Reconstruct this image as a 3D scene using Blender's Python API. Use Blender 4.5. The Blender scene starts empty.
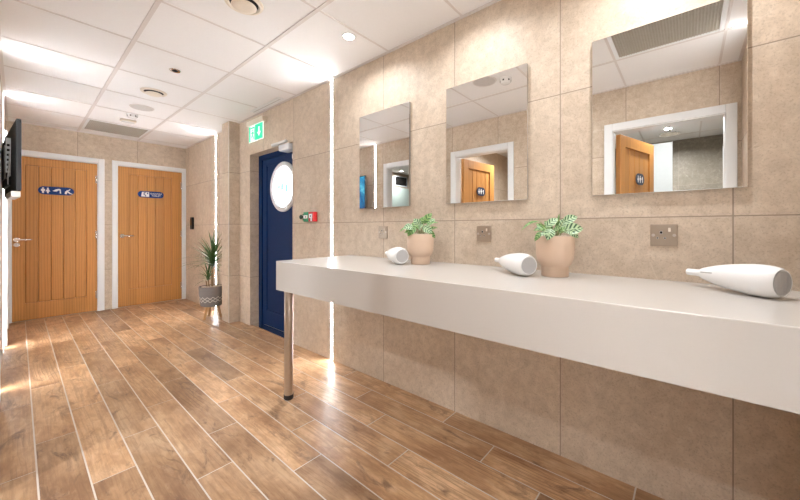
import bpy, bmesh, math, random
from mathutils import Vector, Matrix
random.seed(7)
PI = math.pi
sc = bpy.context.scene
COL = sc.collection

# ------------------------------------------------------------------ constants (metres)
F_PX, YAW, CX, CY = 329.4866, 0.876, 413.2648, 228.1093
XR, XL, YB, YE, ZC = 1.6824, -0.09, 6.036, -0.305, 2.343      # right, left, back, end wall, ceiling
CAMZ = 1.1028
T_TOP, T_BOT, T_X, T_Y = 0.891, 0.706, 1.067, 2.041            # vanity counter

# ------------------------------------------------------------------ node helpers
def new_mat(name):
    m = bpy.data.materials.new(name); m.use_nodes = True
    nt = m.node_tree
    b = nt.nodes['Principled BSDF']
    return m, nt, b

def N(nt, typ, **kw):
    n = nt.nodes.new(typ)
    for k, v in kw.items():
        if k.startswith('i_'):
            n.inputs[int(k[2:])].default_value = v
        else:
            setattr(n, k, v)
    return n

def L(nt, a, b): nt.links.new(a, b)

def math_(nt, op, a, b=None, c=None):
    n = nt.nodes.new('ShaderNodeMath'); n.operation = op
    for i, v in enumerate((a, b, c)):
        if v is None: continue
        if hasattr(v, 'is_linked') or hasattr(v, 'links'): nt.links.new(v, n.inputs[i])
        else: n.inputs[i].default_value = v
    return n.outputs[0]

def mixc(nt, fac, a, b, blend='MIX'):
    n = nt.nodes.new('ShaderNodeMix'); n.data_type = 'RGBA'; n.blend_type = blend
    for sock, v in ((n.inputs[0], fac), (n.inputs[6], a), (n.inputs[7], b)):
        if hasattr(v, 'links'): nt.links.new(v, sock)
        elif isinstance(v, (tuple, list)): sock.default_value = (v[0], v[1], v[2], 1)
        else: sock.default_value = v
    return n.outputs[2]

def ramp(nt, fac, stops):
    n = nt.nodes.new('ShaderNodeValToRGB')
    el = n.color_ramp.elements
    while len(el) < len(stops): el.new(0.5)
    for e, (p, c) in zip(el, stops):
        e.position = p
        e.color = (c, c, c, 1) if isinstance(c, (int, float)) else (c[0], c[1], c[2], 1)
    nt.links.new(fac, n.inputs[0])
    return n.outputs[0]

def noise(nt, vec, scale, detail=4, rough=0.55, dist=0.0):
    n = nt.nodes.new('ShaderNodeTexNoise')
    n.inputs['Scale'].default_value = scale; n.inputs['Detail'].default_value = detail
    n.inputs['Roughness'].default_value = rough; n.inputs['Distortion'].default_value = dist
    nt.links.new(vec, n.inputs['Vector'])
    return n.outputs[0]

def plain(name, col, rough=0.5, metal=0.0, spec=0.5, noise_amt=0.04, scale=30, bump=0.0, emit=None, emit_s=0.0, coat=0.0):
    m, nt, b = new_mat(name)
    tc = N(nt, 'ShaderNodeTexCoord')
    f = noise(nt, tc.outputs['Object'], scale, 3)
    lo = tuple(max(0, c * (1 - noise_amt)) for c in col); hi = tuple(min(1, c * (1 + noise_amt)) for c in col)
    L(nt, mixc(nt, f, lo, hi), b.inputs['Base Color'])
    b.inputs['Roughness'].default_value = rough
    b.inputs['Metallic'].default_value = metal
    b.inputs['Specular IOR Level'].default_value = spec
    b.inputs['Coat Weight'].default_value = coat
    if bump:
        bn = N(nt, 'ShaderNodeBump'); bn.inputs['Strength'].default_value = bump; bn.inputs['Distance'].default_value = 0.002
        L(nt, noise(nt, tc.outputs['Object'], scale * 6, 5), bn.inputs['Height']); L(nt, bn.outputs[0], b.inputs['Normal'])
    if emit:
        b.inputs['Emission Color'].default_value = (*emit, 1); b.inputs['Emission Strength'].default_value = emit_s
    return m

def stone(name, off_x, off_y, off_z, p=0.6025, tone=1.0, a=(.655, .55, .44), b2=(.55, .44, .335)):
    """large beige stone-look wall tiles with fine grout lines (world position; the walls never move)"""
    m, nt, b = new_mat(name)
    g = N(nt, 'ShaderNodeNewGeometry')
    s = N(nt, 'ShaderNodeSeparateXYZ'); L(nt, g.outputs['Position'], s.inputs[0])
    sn = N(nt, 'ShaderNodeSeparateXYZ'); L(nt, g.outputs['True Normal'], sn.inputs[0])
    nx = math_(nt, 'GREATER_THAN', math_(nt, 'ABSOLUTE', sn.outputs[0]), 0.5)
    ux = math_(nt, 'SUBTRACT', s.outputs[0], off_x); uy = math_(nt, 'SUBTRACT', s.outputs[1], off_y)
    u = math_(nt, 'ADD', math_(nt, 'MULTIPLY', nx, uy), math_(nt, 'MULTIPLY', math_(nt, 'SUBTRACT', 1, nx), ux))
    u = math_(nt, 'DIVIDE', u, p)
    v = math_(nt, 'DIVIDE', math_(nt, 'SUBTRACT', s.outputs[2], off_z), p)
    def line(t):
        fr = math_(nt, 'FRACT', t)
        d = math_(nt, 'ABSOLUTE', math_(nt, 'SUBTRACT', fr, 0.5))
        return math_(nt, 'GREATER_THAN', d, 0.5 - 0.0022 / p)
    gl = math_(nt, 'MAXIMUM', line(u), line(v))
    cm = N(nt, 'ShaderNodeCombineXYZ'); L(nt, math_(nt, 'FLOOR', u), cm.inputs[0]); L(nt, math_(nt, 'FLOOR', v), cm.inputs[1])
    wn = N(nt, 'ShaderNodeTexWhiteNoise'); wn.noise_dimensions = '3D'; L(nt, cm.outputs[0], wn.inputs['Vector'])
    vm = N(nt, 'ShaderNodeVectorMath'); vm.operation = 'MULTIPLY_ADD'
    L(nt, wn.outputs['Color'], vm.inputs[0]); vm.inputs[1].default_value = (9, 9, 9); L(nt, g.outputs['Position'], vm.inputs[2])
    pos = vm.outputs[0]
    big = noise(nt, pos, 3.2, 5, 0.6, 0.6)
    mid = noise(nt, pos, 21, 9, 0.74, 0.35)
    fine = noise(nt, pos, 130, 4, 0.7)
    c = mixc(nt, ramp(nt, big, [(0.3, 0), (0.7, 1)]), b2, a)
    c = mixc(nt, math_(nt, 'MULTIPLY', ramp(nt, mid, [(0.36, 1), (0.54, 0)]), 0.46), c, tuple(x * .72 for x in b2))
    c = mixc(nt, math_(nt, 'MULTIPLY', ramp(nt, mid, [(0.54, 0), (0.72, 1)]), 0.42), c, (.76, .69, .59))
    c = mixc(nt, math_(nt, 'MULTIPLY', ramp(nt, fine, [(0.36, 1), (0.48, 0)]), 0.42), c, tuple(x * .6 for x in b2))
    # sparse pale veins
    vein = math_(nt, 'ABSOLUTE', math_(nt, 'SUBTRACT', noise(nt, pos, 2.6, 3, .5, 1.2), 0.5))
    vmask = math_(nt, 'MULTIPLY', ramp(nt, vein, [(0.0, 1), (0.006, 0)]), ramp(nt, noise(nt, pos, 5.5, 2), [(0.58, 0), (0.66, 1)]))
    c = mixc(nt, math_(nt, 'MULTIPLY', vmask, 0.45), c, (.74, .66, .56))
    tv = math_(nt, 'MULTIPLY_ADD', wn.outputs['Value'], 0.08, 0.96 * tone)
    c2 = N(nt, 'ShaderNodeVectorMath'); c2.operation = 'SCALE'; L(nt, c, c2.inputs[0]); L(nt, tv, c2.inputs['Scale'])
    c = mixc(nt, gl, c2.outputs[0], (.30, .24, .19))
    L(nt, c, b.inputs['Base Color'])
    b.inputs['Roughness'].default_value = 0.5
    b.inputs['Specular IOR Level'].default_value = 0.35
    bn = N(nt, 'ShaderNodeBump'); bn.inputs['Strength'].default_value = 0.12; bn.inputs['Distance'].default_value = 0.002
    L(nt, math_(nt, 'SUBTRACT', mid, gl), bn.inputs['Height']); L(nt, bn.outputs[0], b.inputs['Normal'])
    return m

def oak(name, base=(.53, .245, .066), dark=(.40, .17, .042), rough=0.42):
    """oak veneer, grain along Z, each ~10 cm board with its own figure"""
    m, nt, b = new_mat(name)
    tc = N(nt, 'ShaderNodeTexCoord')
    s = N(nt, 'ShaderNodeSeparateXYZ'); L(nt, tc.outputs['Object'], s.inputs[0])
    bid = math_(nt, 'FLOOR', math_(nt, 'MULTIPLY', s.outputs[0], 9.9))
    wn = N(nt, 'ShaderNodeTexWhiteNoise'); wn.noise_dimensions = '1D'; L(nt, bid, wn.inputs['W'])
    cm = N(nt, 'ShaderNodeCombineXYZ')
    L(nt, math_(nt, 'MULTIPLY', s.outputs[0], 9), cm.inputs[0]); L(nt, math_(nt, 'MULTIPLY_ADD', wn.outputs[0], 9, s.outputs[1]), cm.inputs[1])
    L(nt, math_(nt, 'MULTIPLY_ADD', wn.outputs[0], 3, math_(nt, 'MULTIPLY', s.outputs[2], 1.0)), cm.inputs[2])
    w = N(nt, 'ShaderNodeTexWave'); w.wave_type = 'BANDS'; w.bands_direction = 'X'
    w.inputs['Scale'].default_value = 1.5; w.inputs['Distortion'].default_value = 7; w.inputs['Detail'].default_value = 2
    w.inputs['Detail Scale'].default_value = 0.6
    L(nt, cm.outputs[0], w.inputs['Vector'])
    cm2 = N(nt, 'ShaderNodeCombineXYZ')
    L(nt, math_(nt, 'MULTIPLY', s.outputs[0], 160), cm2.inputs[0]); L(nt, math_(nt, 'MULTIPLY', s.outputs[1], 40), cm2.inputs[1])
    L(nt, math_(nt, 'MULTIPLY', s.outputs[2], 5), cm2.inputs[2])
    fib = noise(nt, cm2.outputs[0], 1.0, 4, .6)
    f = math_(nt, 'ADD', math_(nt, 'MULTIPLY', w.outputs['Fac'], 0.28), math_(nt, 'MULTIPLY', math_(nt, 'MULTIPLY_ADD', fib, .6, .2), 0.72))
    c = ramp(nt, f, [(0.2, dark), (0.5, base), (0.85, tuple(min(1, x * 1.15) for x in base))])
    tv = math_(nt, 'MULTIPLY_ADD', wn.outputs[0], 0.16, 0.92)
    c2 = N(nt, 'ShaderNodeVectorMath'); c2.operation = 'SCALE'; L(nt, c, c2.inputs[0]); L(nt, tv, c2.inputs['Scale'])
    L(nt, c2.outputs[0], b.inputs['Base Color'])
    b.inputs['Roughness'].default_value = rough
    return m

def plank_mat(name):
    """wood-look porcelain planks: 'plank' attribute = (random, random, random) per plank"""
    m, nt, b = new_mat(name)
    at = N(nt, 'ShaderNodeAttribute'); at.attribute_name = 'plank'
    g = N(nt, 'ShaderNodeNewGeometry')
    sa = N(nt, 'ShaderNodeSeparateXYZ'); L(nt, at.outputs['Vector'], sa.inputs[0])
    vm = N(nt, 'ShaderNodeVectorMath'); vm.operation = 'MULTIPLY_ADD'
    L(nt, at.outputs['Vector'], vm.inputs[0]); vm.inputs[1].default_value = (13, 17, 5); L(nt, g.outputs['Position'], vm.inputs[2])
    sp = N(nt, 'ShaderNodeSeparateXYZ'); L(nt, vm.outputs[0], sp.inputs[0])
    def sv(a, bb):
        c = N(nt, 'ShaderNodeCombineXYZ')
        L(nt, math_(nt, 'MULTIPLY', sp.outputs[0], a), c.inputs[0]); L(nt, math_(nt, 'MULTIPLY', sp.outputs[1], bb), c.inputs[1]); L(nt, sp.outputs[2], c.inputs[2])
        return c.outputs[0]
    cloud = noise(nt, sv(5, 2.2), 1.0, 4, .6, .4)
    grain = noise(nt, sv(75, 3.5), 1.0, 5, .62, .5)
    fine = noise(nt, sv(260, 14), 1.0, 3, .6)
    w = N(nt, 'ShaderNodeTexWave'); w.wave_type = 'RINGS'; w.rings_direction = 'Z'
    w.inputs['Scale'].default_value = 3.2; w.inputs['Distortion'].default_value = 5.5; w.inputs['Detail'].default_value = 3; w.inputs['Detail Scale'].default_value = 1.1
    L(nt, sv(5.5, 0.9), w.inputs['Vector'])
    c = ramp(nt, cloud, [(0.28, (.27, .14, .068)), (0.5, (.49, .30, .162)), (0.75, (.65, .45, .28))])
    c = mixc(nt, math_(nt, 'MULTIPLY', ramp(nt, grain, [(0.36, 1), (0.56, 0)]), 0.46), c, (.22, .105, .045))
    c = mixc(nt, math_(nt, 'MULTIPLY', ramp(nt, fine, [(0.55, 0), (0.75, 1)]), 0.25), c, (.60, .40, .25))
    ringm = math_(nt, 'MULTIPLY', ramp(nt, w.outputs['Fac'], [(0.02, 1), (0.16, 0)]), ramp(nt, noise(nt, sv(4.5, 1.3), 1.0, 2), [(0.52, 0), (0.68, 1)]))
    c = mixc(nt, math_(nt, 'MULTIPLY', ringm, 0.6), c, (.13, .06, .026))
    blot = noise(nt, sv(24, 9), 1.0, 7, .7, .6)
    c = mixc(nt, math_(nt, 'MULTIPLY', ramp(nt, blot, [(0.40, 1), (0.52, 0)]), 0.30), c, (.23, .115, .055))
    c = mixc(nt, math_(nt, 'MULTIPLY', ramp(nt, blot, [(0.54, 0), (0.68, 1)]), 0.28), c, (.66, .48, .34))
    # dark worn patches and knots
    k = noise(nt, sv(11, 4), 1.0, 6, .7, 1.2)
    c = mixc(nt, math_(nt, 'MULTIPLY', ramp(nt, k, [(0.56, 0), (0.68, 1)]), 0.75), c, (.14, .075, .042))
    tv = math_(nt, 'MULTIPLY_ADD', sa.outputs[0], 0.50, 0.82)
    c2 = N(nt, 'ShaderNodeVectorMath'); c2.operation = 'SCALE'; L(nt, c, c2.inputs[0]); L(nt, tv, c2.inputs['Scale'])
    L(nt, c2.outputs[0], b.inputs['Base Color'])
    b.inputs['Roughness'].default_value = 0.3
    L(nt, math_(nt, 'MULTIPLY_ADD', grain, 0.22, 0.27), b.inputs['Roughness'])
    b.inputs['Specular IOR Level'].default_value = 0.5
    bn = N(nt, 'ShaderNodeBump'); bn.inputs['Strength'].default_value = 0.10; bn.inputs['Distance'].default_value = 0.002
    L(nt, grain, bn.inputs['Height']); L(nt, bn.outputs[0], b.inputs['Normal'])
    return m

def leaf_mat(name, dark, light, n=9.0, slant=0.55, stripe=True):
    m, nt, b = new_mat(name)
    uv = N(nt, 'ShaderNodeUVMap'); uv.uv_map = 'UVMap'
    s = N(nt, 'ShaderNodeSeparateXYZ'); L(nt, uv.outputs[0], s.inputs[0])
    av = math_(nt, 'ABSOLUTE', math_(nt, 'SUBTRACT', math_(nt, 'MULTIPLY', s.outputs[1], 2), 1))
    tc = N(nt, 'ShaderNodeTexCoord')
    nz = noise(nt, tc.outputs['Object'], 60, 2)
    if stripe:
        t = math_(nt, 'SUBTRACT', s.outputs[0], math_(nt, 'MULTIPLY', av, slant * 0.4))
        t = math_(nt, 'ADD', t, math_(nt, 'MULTIPLY', nz, 0.05))
        w = math_(nt, 'SINE', math_(nt, 'MULTIPLY', t, n * 2 * PI))
        f = ramp(nt, math_(nt, 'MULTIPLY_ADD', w, 0.5, 0.5), [(0.30, 0), (0.55, 1)])
        f = math_(nt, 'MAXIMUM', f, ramp(nt, av, [(0.86, 0), (0.93, 1)]))
        f = math_(nt, 'MAXIMUM', f, ramp(nt, av, [(0.05, 1), (0.10, 0)]))
    else:
        f = ramp(nt, nz, [(0.3, 0), (0.7, 1)])
    L(nt, mixc(nt, f, dark, light), b.inputs['Base Color'])
    b.inputs['Roughness'].default_value = 0.4
    b.inputs['Subsurface Weight'].default_value = 0.0
    return m

# ------------------------------------------------------------------ mesh builder
class MB:
    """collects shapes into one mesh; coordinates relative to org"""
    def __init__(self, org=(0, 0, 0)):
        self.bm = bmesh.new(); self.org = Vector(org); self.mi = 0
        self.uv = None
    def _merge(self, tmp, mat=None):
        if mat is not None: bmesh.ops.transform(tmp, matrix=mat, verts=tmp.verts)
        for f in tmp.faces: f.material_index = self.mi
        me = bpy.data.meshes.new('tmp'); tmp.to_mesh(me); tmp.free()
        self.bm.from_mesh(me); bpy.data.meshes.remove(me)
        return self
    def box(self, x0, x1, y0, y1, z0, z1, bev=0.0, seg=2, mat=None):
        t = bmesh.new()
        bmesh.ops.create_cube(t, size=1)
        sx, sy, sz = abs(x1 - x0), abs(y1 - y0), abs(z1 - z0)
        for v in t.verts:
            v.co = Vector(((x0 + x1) / 2 + v.co.x * sx, (y0 + y1) / 2 + v.co.y * sy, (z0 + z1) / 2 + v.co.z * sz))
        if bev > 0:
            bmesh.ops.bevel(t, geom=list(t.edges), offset=min(bev, sx * .49, sy * .49, sz * .49), segments=seg, profile=0.5, affect='EDGES')
        return self._merge(t, mat)
    def lathe(self, prof, mat=None, n=40):
        """prof: list of (r, z); open ends with r = 0 closed"""
        t = bmesh.new(); rings = []
        for r, z in prof:
            if r < 1e-6: rings.append([t.verts.new((0, 0, z))])
            else: rings.append([t.verts.new((r * math.cos(2 * PI * i / n), r * math.sin(2 * PI * i / n), z)) for i in range(n)])
        for a, b in zip(rings, rings[1:]):
            for i in range(n):
                j = (i + 1) % n
                if len(a) == 1 and len(b) == 1: continue
                if len(a) == 1: t.faces.new((a[0], b[j], b[i]))
                elif len(b) == 1: t.faces.new((a[i], a[j], b[0]))
                else: t.faces.new((a[i], a[j], b[j], b[i]))
        bmesh.ops.recalc_face_normals(t, faces=t.faces)
        return self._merge(t, mat)
    def cyl(self, p0, p1, r0, r1=None, n=24):
        r1 = r0 if r1 is None else r1
        p0, p1 = Vector(p0), Vector(p1); d = p1 - p0
        M = Matrix.Translation(p0) @ d.to_track_quat('Z', 'Y').to_matrix().to_4x4()
        return self.lathe([(0, 0), (r0, 0), (r1, d.length), (0, d.length)], M, n)
    def tube(self, pts, radii, n=10):
        pts = [Vector(p) for p in pts]
        if not isinstance(radii, (list, tuple)): radii = [radii] * len(pts)
        t = bmesh.new(); rings = []
        up = Vector((0.123, 0.37, 0.92)).normalized()
        for i, p in enumerate(pts):
            d = (pts[min(i + 1, len(pts) - 1)] - pts[max(i - 1, 0)]).normalized()
            a = d.cross(up)
            if a.length < 1e-3: a = d.cross(Vector((1, 0, 0)))
            a.normalize(); b = d.cross(a).normalized()
            rings.append([t.verts.new(p + (a * math.cos(2 * PI * k / n) + b * math.sin(2 * PI * k / n)) * radii[i]) for k in range(n)])
        for a, b in zip(rings, rings[1:]):
            for i in range(n):
                t.faces.new((a[i], a[(i + 1) % n], b[(i + 1) % n], b[i]))
        t.faces.new(rings[0]); t.faces.new(rings[-1])
        bmesh.ops.recalc_face_normals(t, faces=t.faces)
        return self._merge(t)
    def prism(self, pts2, z0, z1, mat=None):
        """closed polygon in XY extruded z0..z1, then transformed by mat"""
        t = bmesh.new()
        lo = [t.verts.new((x, y, z0)) for x, y in pts2]; hi = [t.verts.new((x, y, z1)) for x, y in pts2]
        t.faces.new(lo[::-1]); t.faces.new(hi)
        for i in range(len(lo)):
            j = (i + 1) % len(lo); t.faces.new((lo[i], lo[j], hi[j], hi[i]))
        bmesh.ops.recalc_face_normals(t, faces=t.faces)
        return self._merge(t, mat)
    def leaf(self, p0, p1, nrm, width, sag=0.15, fold=0.25, nl=10, nw=4, shape='oval'):
        """one leaf blade with UVs (u along, v across)"""
        bm = self.bm
        if self.uv is None: self.uv = bm.loops.layers.uv.new('UVMap')
        p0, p1, nrm = Vector(p0), Vector(p1), Vector(nrm).normalized()
        ax = p1 - p0; ln = ax.length; d = ax.normalized()
        side = d.cross(nrm).normalized(); nn = side.cross(d).normalized()
        grid = []
        for i in range(nl + 1):
            u = i / nl
            if shape == 'oval': w = width / 2 * (math.sin(PI * min(1, u ** 0.85)) ** 0.75 if 0 < u < 1 else 0.02)
            else: w = width / 2 * max(0.03, (1 - u) ** 0.7 * min(1, 0.55 + u * 2.5))
            arch = sag * ln * (4 * u * (1 - u))
            c = p0 + d * (ln * u) + nn * arch
            row = []
            for k in range(nw + 1):
                v = k / nw * 2 - 1
                row.append(bm.verts.new(c + side * (w * v) + nn * (abs(v) * w * fold)))
            grid.append(row)
        for i in range(nl):
            for k in range(nw):
                f = bm.faces.new((grid[i][k], grid[i][k + 1], grid[i + 1][k + 1], grid[i + 1][k]))
                f.material_index = self.mi; f.smooth = True
                for lp, (a, b) in zip(f.loops, ((i, k), (i, k + 1), (i + 1, k + 1), (i + 1, k))):
                    lp[self.uv].uv = (a / nl, b / nw)
        return self
    def build(self, name, mats, parent=None, smooth=None):
        me = bpy.data.meshes.new(name)
        if self.org.length: bmesh.ops.translate(self.bm, verts=self.bm.verts, vec=-self.org)
        self.bm.to_mesh(me); self.bm.free()
        for m in (mats if isinstance(mats, (list, tuple)) else [mats]): me.materials.append(m)
        if smooth is not None:
            me.polygons.foreach_set('use_smooth', [True] * len(me.polygons))
            me.set_sharp_from_angle(angle=math.radians(smooth))
        o = bpy.data.objects.new(name, me); COL.objects.link(o)
        if parent is not None: o.parent = parent
        else: o.location = self.org
        return o

def thing(name, label, cat, loc=(0, 0, 0), rot=(0, 0, 0), group=None):
    o = bpy.data.objects.new(name, None); COL.objects.link(o)
    o.empty_display_size = 0.05
    o.location = loc; o.rotation_euler = rot
    o['label'] = label; o['category'] = cat; o['kind'] = 'thing'
    if group: o['group'] = group
    return o
def tag(o, label, cat, group=None):
    o['label'] = label; o['category'] = cat; o['kind'] = 'thing'
    if group: o['group'] = group
    return o
def struct(o, label=None):
    o['kind'] = 'structure'
    if label: o['label'] = label
    return o
def sempty(name, loc, rot=(0, 0, 0)):
    o = bpy.data.objects.new(name, None); COL.objects.link(o); o.location = loc; o.rotation_euler = rot
    o['kind'] = 'structure'; o.empty_display_size = 0.05
    return o
def dup(root, loc, rot=None, label=None):
    r = root.copy(); COL.objects.link(r); r.location = loc
    if rot is not None: r.rotation_euler = rot
    if label: r['label'] = label
    for ch in list(root.children):
        c = ch.copy(); COL.objects.link(c); c.parent = r
        for g in list(ch.children):
            d = g.copy(); COL.objects.link(d); d.parent = c
    return r

# ------------------------------------------------------------------ materials
M_wall_r = stone('stone_tile_vanity_wall', 0.59, -0.1276, 1.148)
M_wall_l = stone('stone_tile_left_wall', 0.59, 0.418, 1.148)
M_wall_b = stone('stone_tile_back_wall', 0.4925, -0.1276, 1.148)
M_room = stone('grey_brown_shower_tile', 0.2, 0.1, 1.1, tone=.62, a=(.42, .36, .28), b2=(.33, .28, .21))
M_plank = plank_mat('wood_look_plank')
M_grout = plain('pale_grout', (.66, .61, .56), 0.8)
M_ceil = plain('ceiling_tile', (.85, .84, .845), 0.75, noise_amt=.02, scale=60, bump=.15)
M_tbar = plain('ceiling_grid_metal', (.70, .655, .64), 0.45, noise_amt=.01)
M_white = plain('white_paint', (.80, .82, .84), 0.35, noise_amt=.02)
M_gloss = plain('white_plastic', (.86, .86, .86), 0.25, noise_amt=.01)
M_cream = plain('cream_plastic', (.78, .70, .60), 0.4, noise_amt=.02)
M_counter = plain('solid_surface_white', (.515, .485, .455), 0.25, noise_amt=.015, scale=120)
M_oak = oak('oak_veneer')
M_blue = plain('navy_paint', (.001, .020, .085), 0.5, spec=.15, noise_amt=.06)
M_steel = plain('brushed_steel', (.60, .55, .50), 0.28, metal=1.0, noise_amt=.08, scale=50)
M_chrome = plain('chrome', (.82, .80, .78), 0.12, metal=1.0, noise_amt=.02)
M_nickel = plain('satin_nickel', (.44, .37, .30), 0.36, metal=.75, noise_amt=.06)
M_black = plain('black_plastic', (.010, .010, .011), 0.55, spec=.25)
M_dark = plain('dark_rubber', (.02, .02, .022), 0.6)
M_mirror = plain('mirror_silver', (.90, .90, .89), 0.0, metal=1.0, noise_amt=0)
M_mback = plain('mirror_edge', (.30, .29, .28), 0.3, metal=.6)
M_signblue = plain('sign_navy', (.010, .045, .20), 0.5, spec=.2)
M_signdark = plain('sign_dark_navy', (.012, .03, .075), 0.4)
M_pict = plain('sign_white', (.82, .83, .85), 0.5, noise_amt=.01)
M_pot = plain('blush_ceramic', (.66, .49, .365), 0.55, noise_amt=.03, scale=18)
M_soil = plain('pale_gravel', (.60, .50, .40), 0.9, noise_amt=.5, scale=220, bump=.8)
M_leaf = leaf_mat('striped_leaf', (.025, .085, .035), (.40, .55, .32), n=5.0)
M_leaf2 = leaf_mat('green_leaf', (.04, .13, .03), (.22, .36, .12), n=4)
M_stemg = plain('leaf_stem', (.22, .25, .08), 0.5)
M_yucca = leaf_mat('yucca_leaf', (.03, .085, .025), (.12, .22, .07), stripe=False)
M_bark = plain('cane_bark', (.26, .17, .09), 0.8, noise_amt=.3, scale=90, bump=.6)
M_beech = plain('beech_leg', (.56, .33, .15), 0.45, noise_amt=.12, scale=40)
M_screw = plain('screw_steel', (.6, .56, .52), .5, metal=.8)
M_grille = plain('grille_grey', (.42, .39, .34), 0.55, noise_amt=.05)
M_grey = plain('grille_light_grey', (.50, .49, .49), 0.5)
M_red = plain('call_point_red', (.52, .015, .02), 0.35)
M_green = plain('release_green', (.01, .27, .13), 0.35)
M_dkgreen = plain('dark_green', (.008, .04, .025), 0.3)
def led_mat():
    # opal diffuser: brightest along the diode line, falling off to its edges
    m, nt, b = new_mat('led_diffuser')
    tc = N(nt, 'ShaderNodeTexCoord'); sp = N(nt, 'ShaderNodeSeparateXYZ'); L(nt, tc.outputs['Object'], sp.inputs[0])
    q = math_(nt, 'DIVIDE', sp.outputs[1], .008)
    g = math_(nt, 'POWER', 2.71828, math_(nt, 'MULTIPLY', math_(nt, 'MULTIPLY', q, q), -1))
    b.inputs['Base Color'].default_value = (.85, .84, .82, 1)
    b.inputs['Emission Color'].default_value = (.96, .97, .98, 1)
    L(nt, math_(nt, 'MULTIPLY', g, 66), b.inputs['Emission Strength'])
    return m
M_led = led_mat()
M_lamp = plain('downlight_lens', (1, 1, 1), 0.5, noise_amt=0, emit=(1.0, .96, .90), emit_s=30)
M_exitg = plain('exit_green', (.0, .42, .22), 0.4, noise_amt=0, emit=(.0, .62, .34), emit_s=.45)
M_exitw = plain('exit_white', (.9, .95, .92), 0.4, noise_amt=0, emit=(.82, 1, .93), emit_s=.3)
M_pane = plain('bright_door_glass', (.9, .95, 1), 0.2, noise_amt=0, emit=(.80, .92, 1.0), emit_s=1.3)
M_frost = plain('frosted_lettering', (.10, .26, .34), 0.4, noise_amt=0, emit=(.30, .55, .62), emit_s=.6)
M_ptray = plain('painted_panel', (.70, .74, .74), 0.3)
M_darkglass = plain('dark_glass', (.015, .014, .013), 0.12)
M_glasswall = plain('pale_green_panel', (.58, .68, .62), 0.25)

def screen_mat():
    m, nt, b = new_mat('tv_picture')
    tc = N(nt, 'ShaderNodeTexCoord')
    f = noise(nt, tc.outputs['Object'], 5, 3, .5, 1.0)
    c = ramp(nt, f, [(0.3, (.01, .05, .16)), (0.5, (.02, .22, .42)), (0.62, (.10, .45, .60)), (0.8, (.45, .62, .62))])
    b.inputs['Base Color'].default_value = (.01, .01, .012, 1); b.inputs['Roughness'].default_value = .15
    L(nt, c, b.inputs['Emission Color']); b.inputs['Emission Strength'].default_value = 0.7
    return m
M_screen = screen_mat()

def knit_mat():
    m, nt, b = new_mat('grey_woven_pot')
    tc = N(nt, 'ShaderNodeTexCoord')
    s = N(nt, 'ShaderNodeSeparateXYZ'); L(nt, tc.outputs['Object'], s.inputs[0])
    ang = math_(nt, 'DIVIDE', math_(nt, 'ARCTAN2', s.outputs[1], s.outputs[0]), 2 * PI)
    def zig(zc, n, amp, half):
        tri = math_(nt, 'ABSOLUTE', math_(nt, 'SUBTRACT', math_(nt, 'FRACT', math_(nt, 'MULTIPLY', ang, n)), 0.5))
        z = math_(nt, 'MULTIPLY_ADD', tri, amp * 2, zc - amp / 2)
        return math_(nt, 'LESS_THAN', math_(nt, 'ABSOLUTE', math_(nt, 'SUBTRACT', s.outputs[2], z)), half)
    k = math_(nt, 'MAXIMUM', zig(.262, 14, .022, .0042), math_(nt, 'MAXIMUM', zig(.222, 14, .022, .0042), zig(.242, 14, -.018, .0030)))
    w = N(nt, 'ShaderNodeTexWave'); w.bands_direction = 'Z'; w.inputs['Scale'].default_value = 45; w.inputs['Distortion'].default_value = 2
    L(nt, tc.outputs['Object'], w.inputs['Vector'])
    c = mixc(nt, w.outputs['Fac'], (.165, .15, .145), (.24, .22, .21))
    L(nt, mixc(nt, k, c, (.66, .62, .57)), b.inputs['Base Color']); b.inputs['Roughness'].default_value = .85
    return m
M_knit = knit_mat()

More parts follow.
